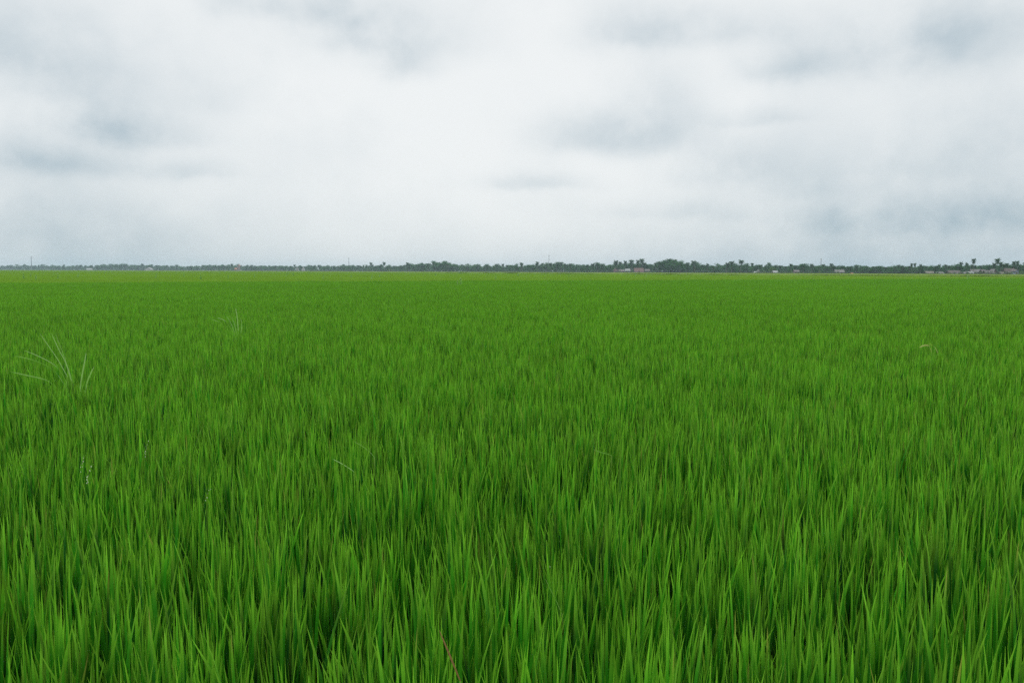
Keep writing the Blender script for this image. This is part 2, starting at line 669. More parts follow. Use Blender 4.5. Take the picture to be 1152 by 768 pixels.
db = (B1 - B0)
bund('path', (-40, -0.55), (40, -0.55), 1.25, 0.22, 'low earth bund at the near edge of the paddy')
bund('path', tuple(B0 - db * 2.0), tuple(B1 + db * 2.5), 0.45, 0.18, 'low earth bund between the near plot and the lighter plot')
dc = (C1 - C0)
bund('path', tuple(C0 - dc * 1.2), tuple(C1 + dc * 0.6), 0.8, 0.25, 'earth bund under dark grass before the farthest plot')


# dark sedge along the second bund
def sedge_patch():
    n = 420
    xy = np.stack([RNG.uniform(-2.2, 2.2, n), RNG.uniform(-0.5, 0.5, n)], 1)
    return blades(n, xy, np.full(n, 0.1), RNG.uniform(0.45, 0.95, n), RNG.uniform(0, 6.28, n), np.abs(RNG.normal(.15, .1, n)),
                  RNG.normal(.4, .2, n), RNG.uniform(.02, .05, n), RNG.uniform(-1, 1, n), RNG.uniform(0, 1, n), S=3)


M_sedge = mat_leaf('sedge_leaf', (0.035, 0.085, 0.012), (0.022, 0.05, 0.012), (0.07, 0.10, 0.02), 0.3)
tt = np.arange(-1.15, 1.5, 0.022)
tt = tt[np.array([math.sin(t * 9.0) + 0.55 * math.sin(t * 23 + 1) > -0.75 for t in tt])]
P = C0[None, :] + dc[None, :] * tt[:, None]
n = len(P)
sp = np.stack([P[:, 0], P[:, 1], np.zeros(n), np.full(n, math.atan2(dc[1], dc[0])), np.zeros(n), RNG.uniform(0.75, 1.15, n)], 1)
tag(scatter('sedge_grass', [([sedge_patch() for _ in range(4)], sp)], [M_sedge]), 'dark sedge growing along the far bund', 'sedge', None, 'stuff')

# ------------------------------------------------------------------ weeds and odd leaves in the near rice
M_weed = mat_leaf('weed_leaf_pale', (0.29, 0.49, 0.15), (0.20, 0.39, 0.10), (0.40, 0.58, 0.25), 1.0, 0.35, 0.4)
M_straw = mat_leaf('straw_leaf', (0.50, 0.52, 0.20), (0.40, 0.42, 0.14), (0.58, 0.60, 0.28), 1.0, 0.25, 0.3)
M_rust = mat_leaf('withered_leaf', (0.21, 0.105, 0.03), (0.15, 0.075, 0.022), (0.28, 0.15, 0.05), 1.0, 0.2, 0.3)
M_seed = mat_plain('seed_husk', (0.80, 0.82, 0.66), (0.62, 0.68, 0.44), 30.0, 0.7)
CROP = 0.70


def smooth_path(pts, k=4):
    pts = [Vector(p) for p in pts]
    out = []
    for i in range(len(pts) - 1):
        p0, p1, p2, p3 = pts[max(i - 1, 0)], pts[i], pts[i + 1], pts[min(i + 2, len(pts) - 1)]
        for j in range(k):
            t = j / k
            out.append(0.5 * ((2 * p1) + (-p0 + p2) * t + (2 * p0 - 5 * p1 + 4 * p2 - p3) * t * t + (-p0 + 3 * p1 - 3 * p2 + p3) * t ** 3))
    out.append(pts[-1])
    return out


def weed(name, base_px, depth, leaves, width, mat, label, cat, loc_z=0.0, ztop=0.45):
    """a clump: every leaf springs from the clump's foot in the mud and bends through the given places"""
    foot = px_at(base_px[0], base_px[1], depth)
    foot.z = 0.0
    root = empty(name, foot)
    tag(root, label, cat)
    for pts, dd, w in leaves:
        q = [px_at(a, b, depth + dd * (i + 1) / len(pts)) for i, (a, b) in enumerate(pts)]
        start = Vector((foot.x + random.uniform(-.03, .03), foot.y + random.uniform(-.03, .03), 0.02))
        knee = start.lerp(q[0], 0.6) + Vector((0, 0, 0.04))
        low = smooth_path([start, knee, q[0]], 3)
        mb = MB()
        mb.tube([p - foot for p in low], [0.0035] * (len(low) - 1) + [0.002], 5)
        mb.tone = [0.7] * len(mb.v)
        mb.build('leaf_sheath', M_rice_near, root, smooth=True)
        path = smooth_path(q, 4)
        mb = MB()
        mb.ribbon([p - foot for p in path], w * 1.0, (random.uniform(.55, .9), random.uniform(-.3, .3), random.uniform(-.9, -.5)), tone=random.random() * 0.8, taper=6, fold=0.08)
        mb.build('leaf', mat, root, smooth=True)
    return root


weed('tall_weed_grass', (78, 442), 5.3, [
    ([(68, 440), (58, 431), (48, 426), (30, 422), (12, 418)], 0.05, .013),
    ([(72, 432), (62, 418), (50, 410), (34, 404), (16, 400)], 0.1, .011),
    ([(74, 428), (66, 415), (56, 407), (42, 400), (27, 394)], -0.05, .013),
    ([(76, 424), (66, 406), (56, 391), (44, 374)], 0.15, .010),
    ([(80, 428), (74, 408), (66, 393), (58, 375)], 0.1, .013),
    ([(82, 430), (76, 412), (70, 395), (62, 374)], 0.2, .012),
    ([(90, 440), (92, 424), (95, 408), (97, 396)], 0.05, .012),
    ([(96, 442), (98, 430), (102, 420), (106, 412)], -0.05, .010),
], .012, M_weed, 'tall pale weed grass bending left out of the rice at the left edge', 'weed')
weed('tall_weed_grass', (266, 380), 9.3, [
    ([(262, 377), (252, 367), (246, 362), (237, 359)], 0.1, .014),
    ([(262, 375), (256, 364), (252, 360), (244, 357)], -0.1, .014),
    ([(264, 374), (259, 362), (255, 356)], 0.1, .014),
    ([(268, 372), (267, 358), (265, 346)], 0.1, .013),
    ([(271, 374), (272, 366), (271, 358)], 0.0, .015),
    ([(266, 374), (262, 360), (252, 349)], 0.15, .013),
], .012, M_weed, 'small pale weed clump poking above the rice left of centre', 'weed')
weed('tall_weed_grass', (1047, 402), 7.9, [
    ([(1048, 396), (1046, 390), (1043, 388.2), (1039, 388.6), (1034, 391)], -0.05, .020),
    ([(1055, 397), (1052, 391), (1048, 388), (1044, 387)], 0.05, .012),
], .012, M_straw, 'straw yellow bent stalk arching over the rice at right', 'weed')
weed('bent_leaf', (426, 534), 3.2, [([(421, 514), (415, 507), (408, 502), (398, 496)], 0.05, .009)], .01, M_weed,
     'pale bent leaf slanting above the rice, upper of two', 'leaf')
weed('bent_leaf', (402, 550), 3.15, [([(398, 530), (392, 526), (384, 521), (374, 516)], -0.05, .008)], .01, M_weed,
     'pale bent leaf slanting above the rice, lower of two', 'leaf')
weed('withered_leaf', (524, 800), 1.47, [([(518, 766), (509, 744), (502, 727), (494, 708)], 0.05, .0075)], .01, M_rust,
     'thin rust brown withered leaf in the front rice', 'leaf')
weed('bent_leaf', (640, 715), 1.9, [([(632, 690), (626, 676), (620, 664), (613, 650)], 0.02, .007)], .01, M_weed,
     'pale thin leaf leaning left in the front rice right of centre', 'leaf')
weed('bent_leaf', (690, 520), 3.3, [([(688, 512), (682, 510), (676, 508.5), (667, 505)], 0.05, .006)], .01, M_weed,
     'short pale leaf lying over the rice right of centre', 'leaf')


def seed_stalk(base_px, depth, pts, label, k=9, r=0.004):
    """a thin stalk with pale husks on its top"""
    foot = px_at(base_px[0], base_px[1], depth)
    foot.z = 0.0
    root = empty('seed_stalk', foot)
    tag(root, label, 'seed stalk', 'pale seed stalks standing in the near rice')
    q = [px_at(a, b, depth) for a, b in pts]
    path = smooth_path([Vector((foot.x, foot.y, 0.02)), q[0]] + q[1:], 6)
    mb = MB()
    mb.tube([p - foot for p in path], 0.001, 5)
    mb.tone = [0.5] * len(mb.v)
    mb.build('stem', M_rice_near, root)
    mb = MB()
    for i in range(k):
        h = (i + random.uniform(0, 0.8)) / k * (len(q) - 1)
        j = min(int(h), len(q) - 2)
        p = q[j].lerp(q[j + 1], h - j) - foot
        p = p + Vector((random.uniform(-.004, .004), random.uniform(-.004, .004), random.uniform(-.004, .004)))
        s = r * random.uniform(0.2, 0.5)
        v = [p + Vector((s, 0, 0)), p + Vector((0, s, 0)), p + Vector((-s, 0, 0)), p + Vector((0, -s, 0)), p + Vector((0, 0, s * 2.2)), p + Vector((0, 0, -s * 2.2))]
        mb.add(v, [(0, 1, 4), (1, 2, 4), (2, 3, 4), (3, 0, 4), (1, 0, 5), (2, 1, 5), (3, 2, 5), (0, 3, 5)])
    mb.build('husk_cluster', M_seed, root)
    return root


seed_stalk((90, 560), 2.85, [(90, 530), (92, 522), (96, 512)], 'white flecked seed stalk in the rice, leftmost of a close pair', 7)
seed_stalk((98, 568), 2.75, [(96, 545), (99, 535), (105, 522)], 'white flecked seed stalk in the rice, right of a close pair', 8)
seed_stalk((172, 540), 3.1, [(163, 514), (164, 505), (167, 495)], 'white flecked seed stalk standing alone, tallest of its kind', 8)
seed_stalk((233, 590), 2.4, [(230, 566), (233, 556), (237, 549)], 'faint seed stalk near the lone white speck in the left rice', 5, 0.003)
seed_stalk((626, 670), 2.0, [(617, 648), (616, 643), (618, 636)], 'short seed stalk above the pale leaning leaf in front', 5, 0.003)

# pale weed stalks in the light plot
mb = MB()
mb.tube([(0, 0, 0), (0.01, 0, 0.5), (0.03, 0, 1.0)], [0.012, 0.010, 0.006], 5)
ws = empty('weed_stalk')
tag(ws, 'pale weed stalk sticking up from the light green plot far back', 'weed', 'pale weed stalks in the light green plot')
mb.build('stem', M_weed, ws)
mb = MB()
mb.tube([(0.026, 0, 0.66), (0.03, 0, 0.9), (0.05, 0, 1.22)], [0.012, 0.01, 0.005], 5)
for k in range(34):
    a = random.uniform(0, 6.28)
    z = random.uniform(0.72, 1.25)
    d = random.uniform(0.0, 0.11) * (1.3 - z) * 2.2
    c = Vector((0.03 + math.cos(a) * d, math.sin(a) * d, z))
    s = 0.07
    u = Vector((random.uniform(-.6, .6), random.uniform(-.6, .6), random.uniform(.3, 1))).normalized() * s
    w2 = Vector((random.uniform(-1, 1), random.uniform(-1, 1), random.uniform(-1, 1))).normalized() * s * 0.6
    mb.add([c - u, c - w2, c + u, c + w2], [(0, 1, 2, 3)], tone=random.random(), along=0.8)
mb.build('seed_head', M_weed, ws)
spots = [(34, 310), (40, 313), (27, 312.5), (65, 312), (176, 309.5), (175, 312), (60, 309), (88, 311), (217, 305.6), (226, 305.6),
         (231, 306), (226, 313.5), (207, 310), (247, 308), (257, 312.5), (286, 311), (322, 310), (324, 308.5), (330, 309.5), (347, 308),
         (364, 312.3), (395, 311), (418, 312.8), (427, 311), (449, 306.5), (467, 306.8), (490, 309.5), (478, 307), (518, 308.5),
         (508, 307), (549, 307.5), (558, 312.5), (515, 319), (518, 318.6), (583, 310.5), (640, 311), (715, 311), (727, 311.5), (1090, 312.4), (1088, 313.4)]
first = True
for (px, py) in spots:
    depth = 0.72 * F / max(py - horizon(px), 1.2)
    depth = min(depth, 420)
    p = px_at(px, py, depth)
    sc_ = min(1.9, max(0.8, 0.8 + depth / 500)) * random.uniform(0.85, 1.05)
    if first:
        ws.location = (p.x, p.y, 0)
        ws.scale = (sc_,) * 3
        first = False
    else:
        dup(ws, (p.x, p.y, 0), random.uniform(0, 6.28), sc_)

# ------------------------------------------------------------------ trees
M_bark = mat_plain('palm_bark', (0.10, 0.085, 0.065), (0.17, 0.15, 0.12), 2.0, 0.95)
M_fol = [mat_leaf('foliage_deep', (0.030, 0.118, 0.058), (0.013, 0.060, 0.036), (0.05, 0.13, 0.055), 0.05, 0.25, 0.2, 0.6, 0.35),
         mat_leaf('foliage_mid', (0.050, 0.158, 0.062), (0.020, 0.080, 0.040), (0.07, 0.17, 0.06), 0.05, 0.25, 0.2, 0.6, 0.35),
         mat_leaf('foliage_light', (0.150, 0.230, 0.040), (0.075, 0.14, 0.035), (0.17, 0.24, 0.05), 0.05, 0.25, 0.2, 0.6, 0.3)]
M_frond = mat_leaf('palm_frond', (0.034, 0.094, 0.048), (0.016, 0.052, 0.032), (0.05, 0.105, 0.05), 0.05, 0.2, 0.3, 0.5, 0.35)


def quad_arrays(mb):
    f = np.array([fc if len(fc) == 4 else (*fc, fc[-1])[:4] for fc in mb.f])
    return f


def palm_meshes(seed, Ht=11.0):
    rnd = random.Random(seed)
    bend = rnd.uniform(0.3, 1.3)
    a0 = rnd.uniform(0, 6.28)
    pts, rad = [], []
    for i in range(8):
        t = i / 7
        pts.append((math.cos(a0) * bend * t * t, math.sin(a0) * bend * t * t, Ht * t))
        rad.append(0.24 - 0.10 * t + (0.10 if i == 0 else 0))
    tr = MB()
    tr.tube(pts, rad, 8)
    top = Vector(pts[-1])
    cr = MB()
    nf = 26
    for i in range(nf):
        az = 2.399 * i + rnd.uniform(-.2, .2)
        up = 1.40 - 2.3 * (i / nf) ** 1.0 + rnd.uniform(-.15, .15)       # young fronds stand, old ones hang
        Lf = rnd.uniform(2.8, 3.7)
        path = []
        p = top.copy()
        el = up
        S = 9
        for k in range(S + 1):
            path.append(p.copy())
            p = p + Vector((math.cos(az) * math.cos(el), math.sin(az) * math.cos(el), math.sin(el))) * (Lf / S)
            el = max(el - rnd.uniform(0.13, 0.25), -1.38)
        side = Vector((-math.sin(az), math.cos(az), 0))
        tone = rnd.random()
        cr.ribbon(path, 0.12, side, tone=tone)
        for k in range(1, S + 1):
            for h in (0.0, 0.5):
                q = path[k - 1].lerp(path[k], h)
                t = (k - 1 + h) / S
                ll = (0.95 * math.sin(math.pi * min(1, 0.15 + 0.85 * t)) + 0.25) * rnd.uniform(0.75, 1.1)
                fw = (path[k] - path[k - 1]).normalized()
                for s in (-1, 1):
                    d = (side * s * 0.75 + fw * 0.5 + Vector((0, 0, -0.45 - 0.3 * rnd.random()))).normalized()
                    e = q + d * ll
                    wv = fw * 0.10
                    cr.add([q - wv, q + wv, e + wv * 0.35, e - wv * 0.35], [(0, 1, 2, 3)], tone=tone, along=[0, 0, 1, 1])
    return tr, cr


def broad_meshes(seed, Ht=9.0, wide=1.0, nleaf=1500):
    rnd = random.Random(seed)
    tr = MB()
    th = Ht * rnd.uniform(0.28, 0.40)
    tr.tube([(0, 0, 0), (0.1, 0.05, th * .5), (0.05, -0.08, th), (0.1, 0, Ht * 0.62)], [0.36, 0.27, 0.2, 0.1], 8)
    lobes = []
    nl = rnd.randint(9, 13)
    for i in range(nl):
        a = rnd.uniform(0, 6.28)
        r = rnd.uniform(0.2, 1.0) * Ht * 0.30 * wide
        z = rnd.uniform(0.30 if Ht > 5 else 0.12, 0.86) * Ht
        if z > 0.72 * Ht:
            r *= 0.55
        c = Vector((math.cos(a) * r, math.sin(a) * r, z))
        s = Ht * rnd.uniform(0.11, 0.20)
        lobes.append((c, s))
        tr.tube([(0.06, -0.04, th * rnd.uniform(.7, 1.1)), (c.x * 0.5, c.y * 0.5, (th + z) * 0.5), tuple(c)], [0.13, 0.08, 0.03], 5)
    cr = MB()
    for i in range(nleaf):
        c, s = lobes[rnd.randrange(nl)]
        d = Vector((rnd.gauss(0, 1), rnd.gauss(0, 1), rnd.gauss(0, 0.8))).normalized()
        rr = s * (rnd.random() ** 0.4) * rnd.uniform(0.8, 1.25)
        p = c + Vector((d.x * rr * 1.2, d.y * rr * 1.2, d.z * rr * 0.8))
        if p.z < 0.1:
            p.z = 0.1 + rnd.random() * 0.4
        u = Vector((rnd.gauss(0, 1), rnd.gauss(0, 1), rnd.gauss(0, .6))).normalized() * Ht * rnd.uniform(.014, .032)
        w_ = u.cross(Vector((rnd.gauss(0, 1), rnd.gauss(0, 1), rnd.gauss(0, 1)))).normalized() * u.length * rnd.uniform(.5, .9)
        cr.add([p - u, p - w_, p + u, p + w_], [(0, 1, 2, 3)], tone=min(1, max(0, rnd.gauss(.5, .25))), along=0.3)
    return tr, cr


def make_tree(name, meshes, mats):
    r = empty(name)
    meshes[0].build('trunk', M_bark, r, smooth=True)
    meshes[1].build('crown', mats, r)
    return r


palms = [palm_meshes(s, h) for s, h in ((1, 11.0), (2, 9.0), (3, 11.5), (4, 7.5), (5, 10.0))]
palm_h = [12.6, 10.6, 13.1, 9.1, 11.6]
broads = [broad_meshes(s, 9.0, w) for s, w in ((11, 1.0), (12, 1.3), (13, 0.8), (14, 1.15))]
bush = [broad_meshes(21, 4.0, 1.5, 700), broad_meshes(22, 4.0, 1.2, 700)]
palm_pool = [make_tree('coconut_palm', m, M_frond) for m in palms]
broad_pool = [make_tree('broadleaf_tree', m, M_fol[i % 2]) for i, m in enumerate(broads)]
light_tree = make_tree('broadleaf_tree', broads[1], M_fol[2])
bush_pool = [make_tree('bush', bush[0], M_fol[1]), make_tree('bush', bush[1], M_fol[2])]
used = set()


def put_tree(pool, idx, px, top_py, label, group=None, cat='tree', extra=0.0, base_h=None, wide=1.0, tilt=0.0):
    D = tree_dist(px) + extra
    d = px_dir(px, 300)
    x = d.x / d.y * D
    hh = (horizon(px) - top_py) / F * D + 1.5
    s = hh / base_h
    o = pool[idx]
    rz = random.uniform(0, 6.28)
    if o.name in used:
        o = dup(o, (x, D, 0), rz, (s * wide, s * wide, s))
    else:
        used.add(o.name)
        o.location = (x, D, 0)
        o.rotation_euler = (0, 0, rz)
        o.scale = (s * wide, s * wide, s)
    if tilt:
        o.rotation_euler = (0, tilt, 0)
    for k in ('label', 'category', 'group'):
        if k in o:
            del o[k]
    return tag(o, label, cat, group)


# trees that stand out of the line, each with words of its own
STAND = [
    ('p', 0, 1095, 290.6, 'lone tall coconut palm with bare trunk above the grey roofs at right', -10, 1.0),
    ('p', 2, 1122.5, 290.8, 'tallest dark coconut palm above the gap between the village roofs', 5, 1.35),
    ('p', 1, 1117, 295.5, 'shorter coconut palm close left of the tallest dark palm', 0, 1.1),
    ('p', 4, 1127, 294.8, 'coconut palm close right of the tallest dark palm', 12, 1.2),
    ('p', 0, 1140.5, 293.6, 'coconut palm behind the rust roofed house, left of a pair', 0, 1.0),
    ('p', 2, 1144.8, 293.6, 'coconut palm behind the rust roofed house, right of a pair', 0, 1.0),
    ('p', 3, 1132, 295.6, 'small coconut palm left of the rust roofed house', 0, 1.0),
    ('p', 1, 1082, 294.6, 'slender coconut palm left of the lone tall palm', 10, 1.0),
    ('p', 4, 1087, 295.6, 'coconut palm between the slender palm and the lone tall palm', 0, 1.0),
    ('p', 0, 1026, 296.0, 'flat topped coconut palm, left of two touching over the tan roof', 0, 1.0),
    ('p', 2, 1029.5, 296.0, 'flat topped coconut palm, right of two touching over the tan roof', 0, 1.0),
    ('p', 4, 1036, 297.2, 'coconut palm just right of the two touching palms', 0, 1.0),
    ('p', 1, 936, 296.2, 'coconut palm above the long grey roof', 0, 1.0),
    ('p', 0, 913, 296.6, 'coconut palm left of the thin mast at right', 0, 1.1),
    ('p', 2, 833, 292.6, 'tall broad coconut palm, highest left of the white gable house', 0, 1.4),
    ('p', 0, 823, 293.6, 'tall coconut palm close left of the tall broad one', 0, 1.4),
    ('p', 1, 817, 295.2, 'coconut palm left end of the tall trio before the white gable', 0, 1.1),
    ('p', 2, 722, 291.2, 'tall coconut palm over the big red roof', -5, 1.2),
    ('p', 0, 711, 292.2, 'tall coconut palm over the white roof, left of the red one', 0, 1.3),
    ('p', 4, 717.5, 292.6, 'coconut palm between the two tallest over the red roofs', 8, 1.0),
    ('p', 1, 691.5, 292.8, 'lone coconut palm above the small red house', 0, 1.0),
    ('p', 0, 698, 294.2, 'coconut palm right of the lone one above the small red house', 0, 1.0),
    ('p', 2, 703, 293.4, 'coconut palm standing behind the small red house', 6, 1.0),
    ('p', 0, 605, 294.2, 'coconut palm just left of the tall thin mast at centre', 0, 1.0),
    ('p', 4, 586, 295.4, 'coconut palm second to the left of the tall thin mast', 0, 1.0),
    ('p', 0, 432.5, 294.6, 'coconut palm right of a spaced pair rising over the yellow bushes', 0, 1.1),
    ('p', 2, 417, 295.2, 'coconut palm left of a spaced pair rising over the yellow bushes', 0, 1.1),
    ('p', 1, 782, 293.2, 'coconut palm at the right shoulder of the high wood', 0, 1.2),
    ('b', 1, 756, 291.6, 'high broad tree with a domed crown right of the red roofs', 10, 1.5),
    ('b', 0, 747, 293.4, 'high broad tree left of the domed crown', 5, 1.2),
    ('b', 3, 765, 293.4, 'high broad tree right of the domed crown', 8, 1.2),
    ('b', 2, 863.5, 295.8, 'dark tree leaning over the light green round tree', 6, 0.9),
    ('l', 0, 868, 300.0, 'light green round tree beside the white roofed shed', -8, 1.25),
    ('b', 0, 328, 300.2, 'dark round tree standing forward of the hazy line', -40, 1.1),
    ('b', 1, 316, 298.4, 'olive broad tree behind the dark round tree', 0, 1.8),
    ('b', 1, 499, 292.9, 'high broad tree, right summit of the raised wood', 5, 1.2),
    ('b', 3, 489, 293.9, 'high broad tree, middle of the raised wood', 3, 1.2),
    ('b', 0, 475, 295.3, 'high broad tree, left part of the raised wood', 3, 1.3),
    ('p', 2, 458, 295.3, 'coconut palm at the left end of the raised wood', 0, 1.2),
    ('b', 2, 30, 301.5, 'low dark tree in front of the blue line below the left mast', -500, 1.6),
    ('b', 0, 71, 298.8, 'dark tree at the right end of the pale blue line', -200, 1.2),
    ('b', 2, 180, 301.0, 'small dark tree right of the white gabled shed', -120, 1.0),
]
for kind, idx, px, py, lab, ex, wide in STAND:
    if kind == 'p':
        put_tree(palm_pool, idx, px, py, lab, None, 'palm', ex, palm_h[idx], wide * (0.85 if px < 1000 else 0.66))
    elif kind == 'l':
        put_tree([light_tree], 0, px, py, lab, None, 'tree', ex, 8.4, wide)
    else:
        put_tree(broad_pool, idx, px, py, lab, None, 'tree', ex, 8.4, wide, tilt=0.22 if 'leaning' in lab else 0.0)

SKY = [(-120, 297.6), (0, 297.9), (40, 297.9), (66, 298.2), (80, 298.4), (95, 298.0), (105, 297.4), (125, 296.9), (140, 297.0), (175, 297.4),
       (195, 298.2), (215, 298.6), (225, 298.5), (232, 297.2), (245, 296.7), (265, 297.4), (285, 298.3), (305, 297.9), (320, 298.5), (340, 298.2),
       (360, 297.6), (375, 298.2), (390, 297.4), (410, 298.2), (425, 297.4), (445, 298.0), (458, 296.2), (475, 295.6), (490, 294.3), (500, 293.5),
       (510, 296), (520, 297), (532, 297.6), (545, 297), (556, 297.6), (566, 296.7), (575, 297.3), (590, 296.6), (605, 296.4), (620, 296.2), (640, 295.2),
       (655, 297), (675, 295.8), (686, 297), (700, 295), (722, 294.5), (732, 295.7), (745, 293.4), (755, 292), (765, 293.8), (775, 296), (785, 295.8),
       (800, 297.6), (817, 296.5), (833, 296), (842, 296.6), (855, 297.4), (864, 297.4), (880, 298.2), (895, 297.4), (913, 297.4), (925, 298), (935, 298),
       (950, 298.2), (970, 298), (985, 298.3), (1000, 298.8), (1010, 298.4), (1027, 298.6), (1040, 298.4), (1060, 297.6), (1075, 297.4), (1090, 297.6),
       (1105, 297.2), (1122, 296.5), (1135, 296.6), (1145, 296), (1155, 295.5), (1250, 295)]
SX = np.array([s[0] for s in SKY]); SY = np.array([s[1] for s in SKY])
SECT = [  # right end in photo pixels, palm share, wording
    (66, .15, 'in the pale blue line left of the first dark clump'),
    (99, .2, 'between the pale blue line and the left white shed'),
    (167, .2, 'between the two white sheds at left'),
    (268, .3, 'between the white gabled shed and the small orange building'),
    (341, .25, 'between the orange building and the white pointed house'),
    (392, .3, 'between the white pointed house and the short left mast'),
    (455, .4, 'around the spaced palm pair right of the short mast'),
    (530, .35, 'on the slopes of the raised wood left of centre'),
    (617, .35, 'between the raised wood and the tall thin mast'),
    (688, .45, 'between the tall thin mast and the small red house'),
    (740, .7, 'behind the red and white roofed farmstead'),
    (800, .4, 'under the high domed wood right of the red roofs'),
    (852, .6, 'between the high domed wood and the white gable house'),
    (899, .5, 'behind the white gable and white roofed sheds'),
    (950, .5, 'around the thin right mast and the long grey roof'),
    (1040, .35, 'between the long grey roof and the tan roofed hut'),
    (1092, .6, 'behind the low grey roofs left of the lone palm'),
    (1400, .6, 'behind the crowded village roofs at far right'),
]
px = -40.0
cnt = 0
while px < 1192:
    jx = px + random.uniform(-1.2, 1.2)
    top = float(np.interp(jx, SX, SY))
    full = horizon(jx) - top
    base = (1.5 / tree_dist(jx)) * F
    for end, share, word in SECT:
        if jx < end:
            break
    frac = random.uniform(0.80, 1.14)
    t_py = horizon(jx) - full * frac
    if random.random() < share:
        i = random.randrange(5)
        put_tree(palm_pool, i, jx, t_py, 'coconut palm ' + word, 'coconut palms ' + word, 'palm', random.uniform(0, 40), palm_h[i], random.uniform(.8, 1.1))
    else:
        i = random.randrange(4)
        put_tree(broad_pool, i, jx, t_py + 0.3, 'broad green tree ' + word, 'broad trees ' + word, 'tree', random.uniform(0, 40), 8.4, random.uniform(1.0, 1.5))
    cnt += 1
    px += random.uniform(4.6, 6.2)

# bushes at the foot of the line
for (px, py, k, lab) in [(440, 301.6, 1, 'yellow green bush below the right palm of the spaced pair'),
                         (437, 302.2, 1, 'small yellow bush beside the yellow green one'),
                         (414, 302.0, 1, 'yellow bush below the left palm of the spaced pair'),
                         (404, 302.4, 0, 'low dark bush left of the yellow bushes'),
                         (346, 302.2, 1, 'olive bush just right of the white pointed house'),
                         (351, 301.6, 0, 'dark bush second to the right of the white pointed house'),
                         (356, 301.9, 0, 'dark bush third to the right of the white pointed house'),
                         (322, 301.8, 0, 'small bush right before the dark round tree'),
                         (245, 301.8, 1, 'brownish bush left of the small orange building'),
                         (255, 301.9, 1, 'olive bush nearest left of the small orange building'),
                         (1149, 304.0, 1, 'bright green bush right of the rust roofed house'),
                         (1075, 306.2, 0, 'dark bush before the brown hipped roof'),
                         (1044, 304.8, 0, 'dark bush splitting the tan roofed hut'),
                         (890, 304.6, 1, 'pale green bush left of the pink roofed shed'),
                         (884, 304.8, 0, 'green bush between the white roofed shed and the pink roofed shed'),
                         (912, 304.2, 0, 'green bush right of the pink roofed shed'),
                         (922, 304.0, 1, 'light bush below the thin right mast'),
                         (736, 303.6, 0, 'green bush right of the pale lean-to roof')]:
    put_tree(bush_pool, k, px, py, lab, None, 'bush', -14, 3.7, 1.4)


# scrub in front of the roofs
for a, b, n_, word in ((1040, 1062, 4, 'low green bush before the tan and grey roofed huts'), (1064, 1084, 5, 'low green bush before the brown roofed long house'),
                       (1086, 1122, 11, 'low green bush before the village roofs'), (1123, 1150, 7, 'low green bush around the rust roofed house'),
                       (690, 734, 8, 'low green bush before the farmstead roofs'), (846, 902, 7, 'low green bush before the white and pink roofed sheds'),
                       (936, 952, 3, 'low green bush before the long grey roof')):
    for k in range(n_):
        bx = a + (b - a) * (k + random.uniform(0.1, 0.9)) / n_
        D = tree_dist(bx)
        hb = random.uniform(1.5, 2.9) * (D / 520) ** 0.5
        put_tree(bush_pool, k % 2, bx, horizon(bx) - (hb - 1.5) / D * F, word, word.replace('bush', 'bushes'), 'bush', -44, 3.7, random.uniform(1.1, 1.7))


# the wood behind: one mass
def wood_variant(m, leaf_mi):
    f1, f2 = quad_arrays(m[0]), quad_arrays(m[1])
    v = np.concatenate([np.array(m[0].v), np.array(m[1].v)])
    return dict(v=v, f=np.concatenate([f1, f2 + len(m[0].v)]),
                tone=np.concatenate([m[0].tone, m[1].tone]), along=np.concatenate([m[0].along, m[1].along]),
                across=np.concatenate([m[0].across, m[1].across]),
                mi=np.concatenate([np.zeros(len(f1), int), np.full(len(f2), leaf_mi)]))


def strip_caps(m):
    out = MB()
    out.v, out.tone, out.along, out.across = m.v, m.tone, m.along, m.across
    out.f = [fc for fc in m.f if len(fc) == 4]
    out.mi = [0] * len(out.f)
    return out


wv = [wood_variant((strip_caps(a), b), 1 + i % 2) for i, (a, b) in enumerate(broads)]
pv = [wood_variant((strip_caps(a), b), 3) for a, b in palms[:3]]
bp, pp = [], []
for px in np.arange(-90, 1250, 1.25):
    D0 = tree_dist(px)
    for _ in range(2):
        jx = px + random.uniform(-2, 2)
        D = tree_dist(jx) * random.uniform(1.03, 1.16) + 20
        top = float(np.interp(jx, SX, SY))
        hh = ((horizon(jx) - top) / F * D + 1.5) * random.uniform(0.58, 0.90)
        d = px_dir(jx, 300)
        if random.random() < 0.75:
            bp.append((d.x / d.y * D, D, 0, random.uniform(0, 6.28), 0, hh / 8.4))
        else:
            pp.append((d.x / d.y * D, D, 0, random.uniform(0, 6.28), 0, hh / 12.6))
uv_ = [wood_variant((strip_caps(a), b), 1 + i) for i, (a, b) in enumerate(bush)]
up_ = []
for px in np.arange(-90, 1250, 0.8):
    for k in range(2):
        jx = px + random.uniform(-1, 1)
        D = tree_dist(jx) + 6 + 16 * k + random.uniform(0, 10)
        d = px_dir(jx, 300)
        up_.append((d.x / d.y * D, D, 0, random.uniform(0, 6.28), 0, random.uniform(0.55, 1.0) * (D / 800) ** 0.4))
tag(scatter('forest', [(wv, np.array(bp)), (pv, np.array(pp)), (uv_, np.array(up_))], [M_bark, M_fol[0], M_fol[1], M_frond]),
    'distant mixed wood behind the tree line', 'wood', None, 'stuff')

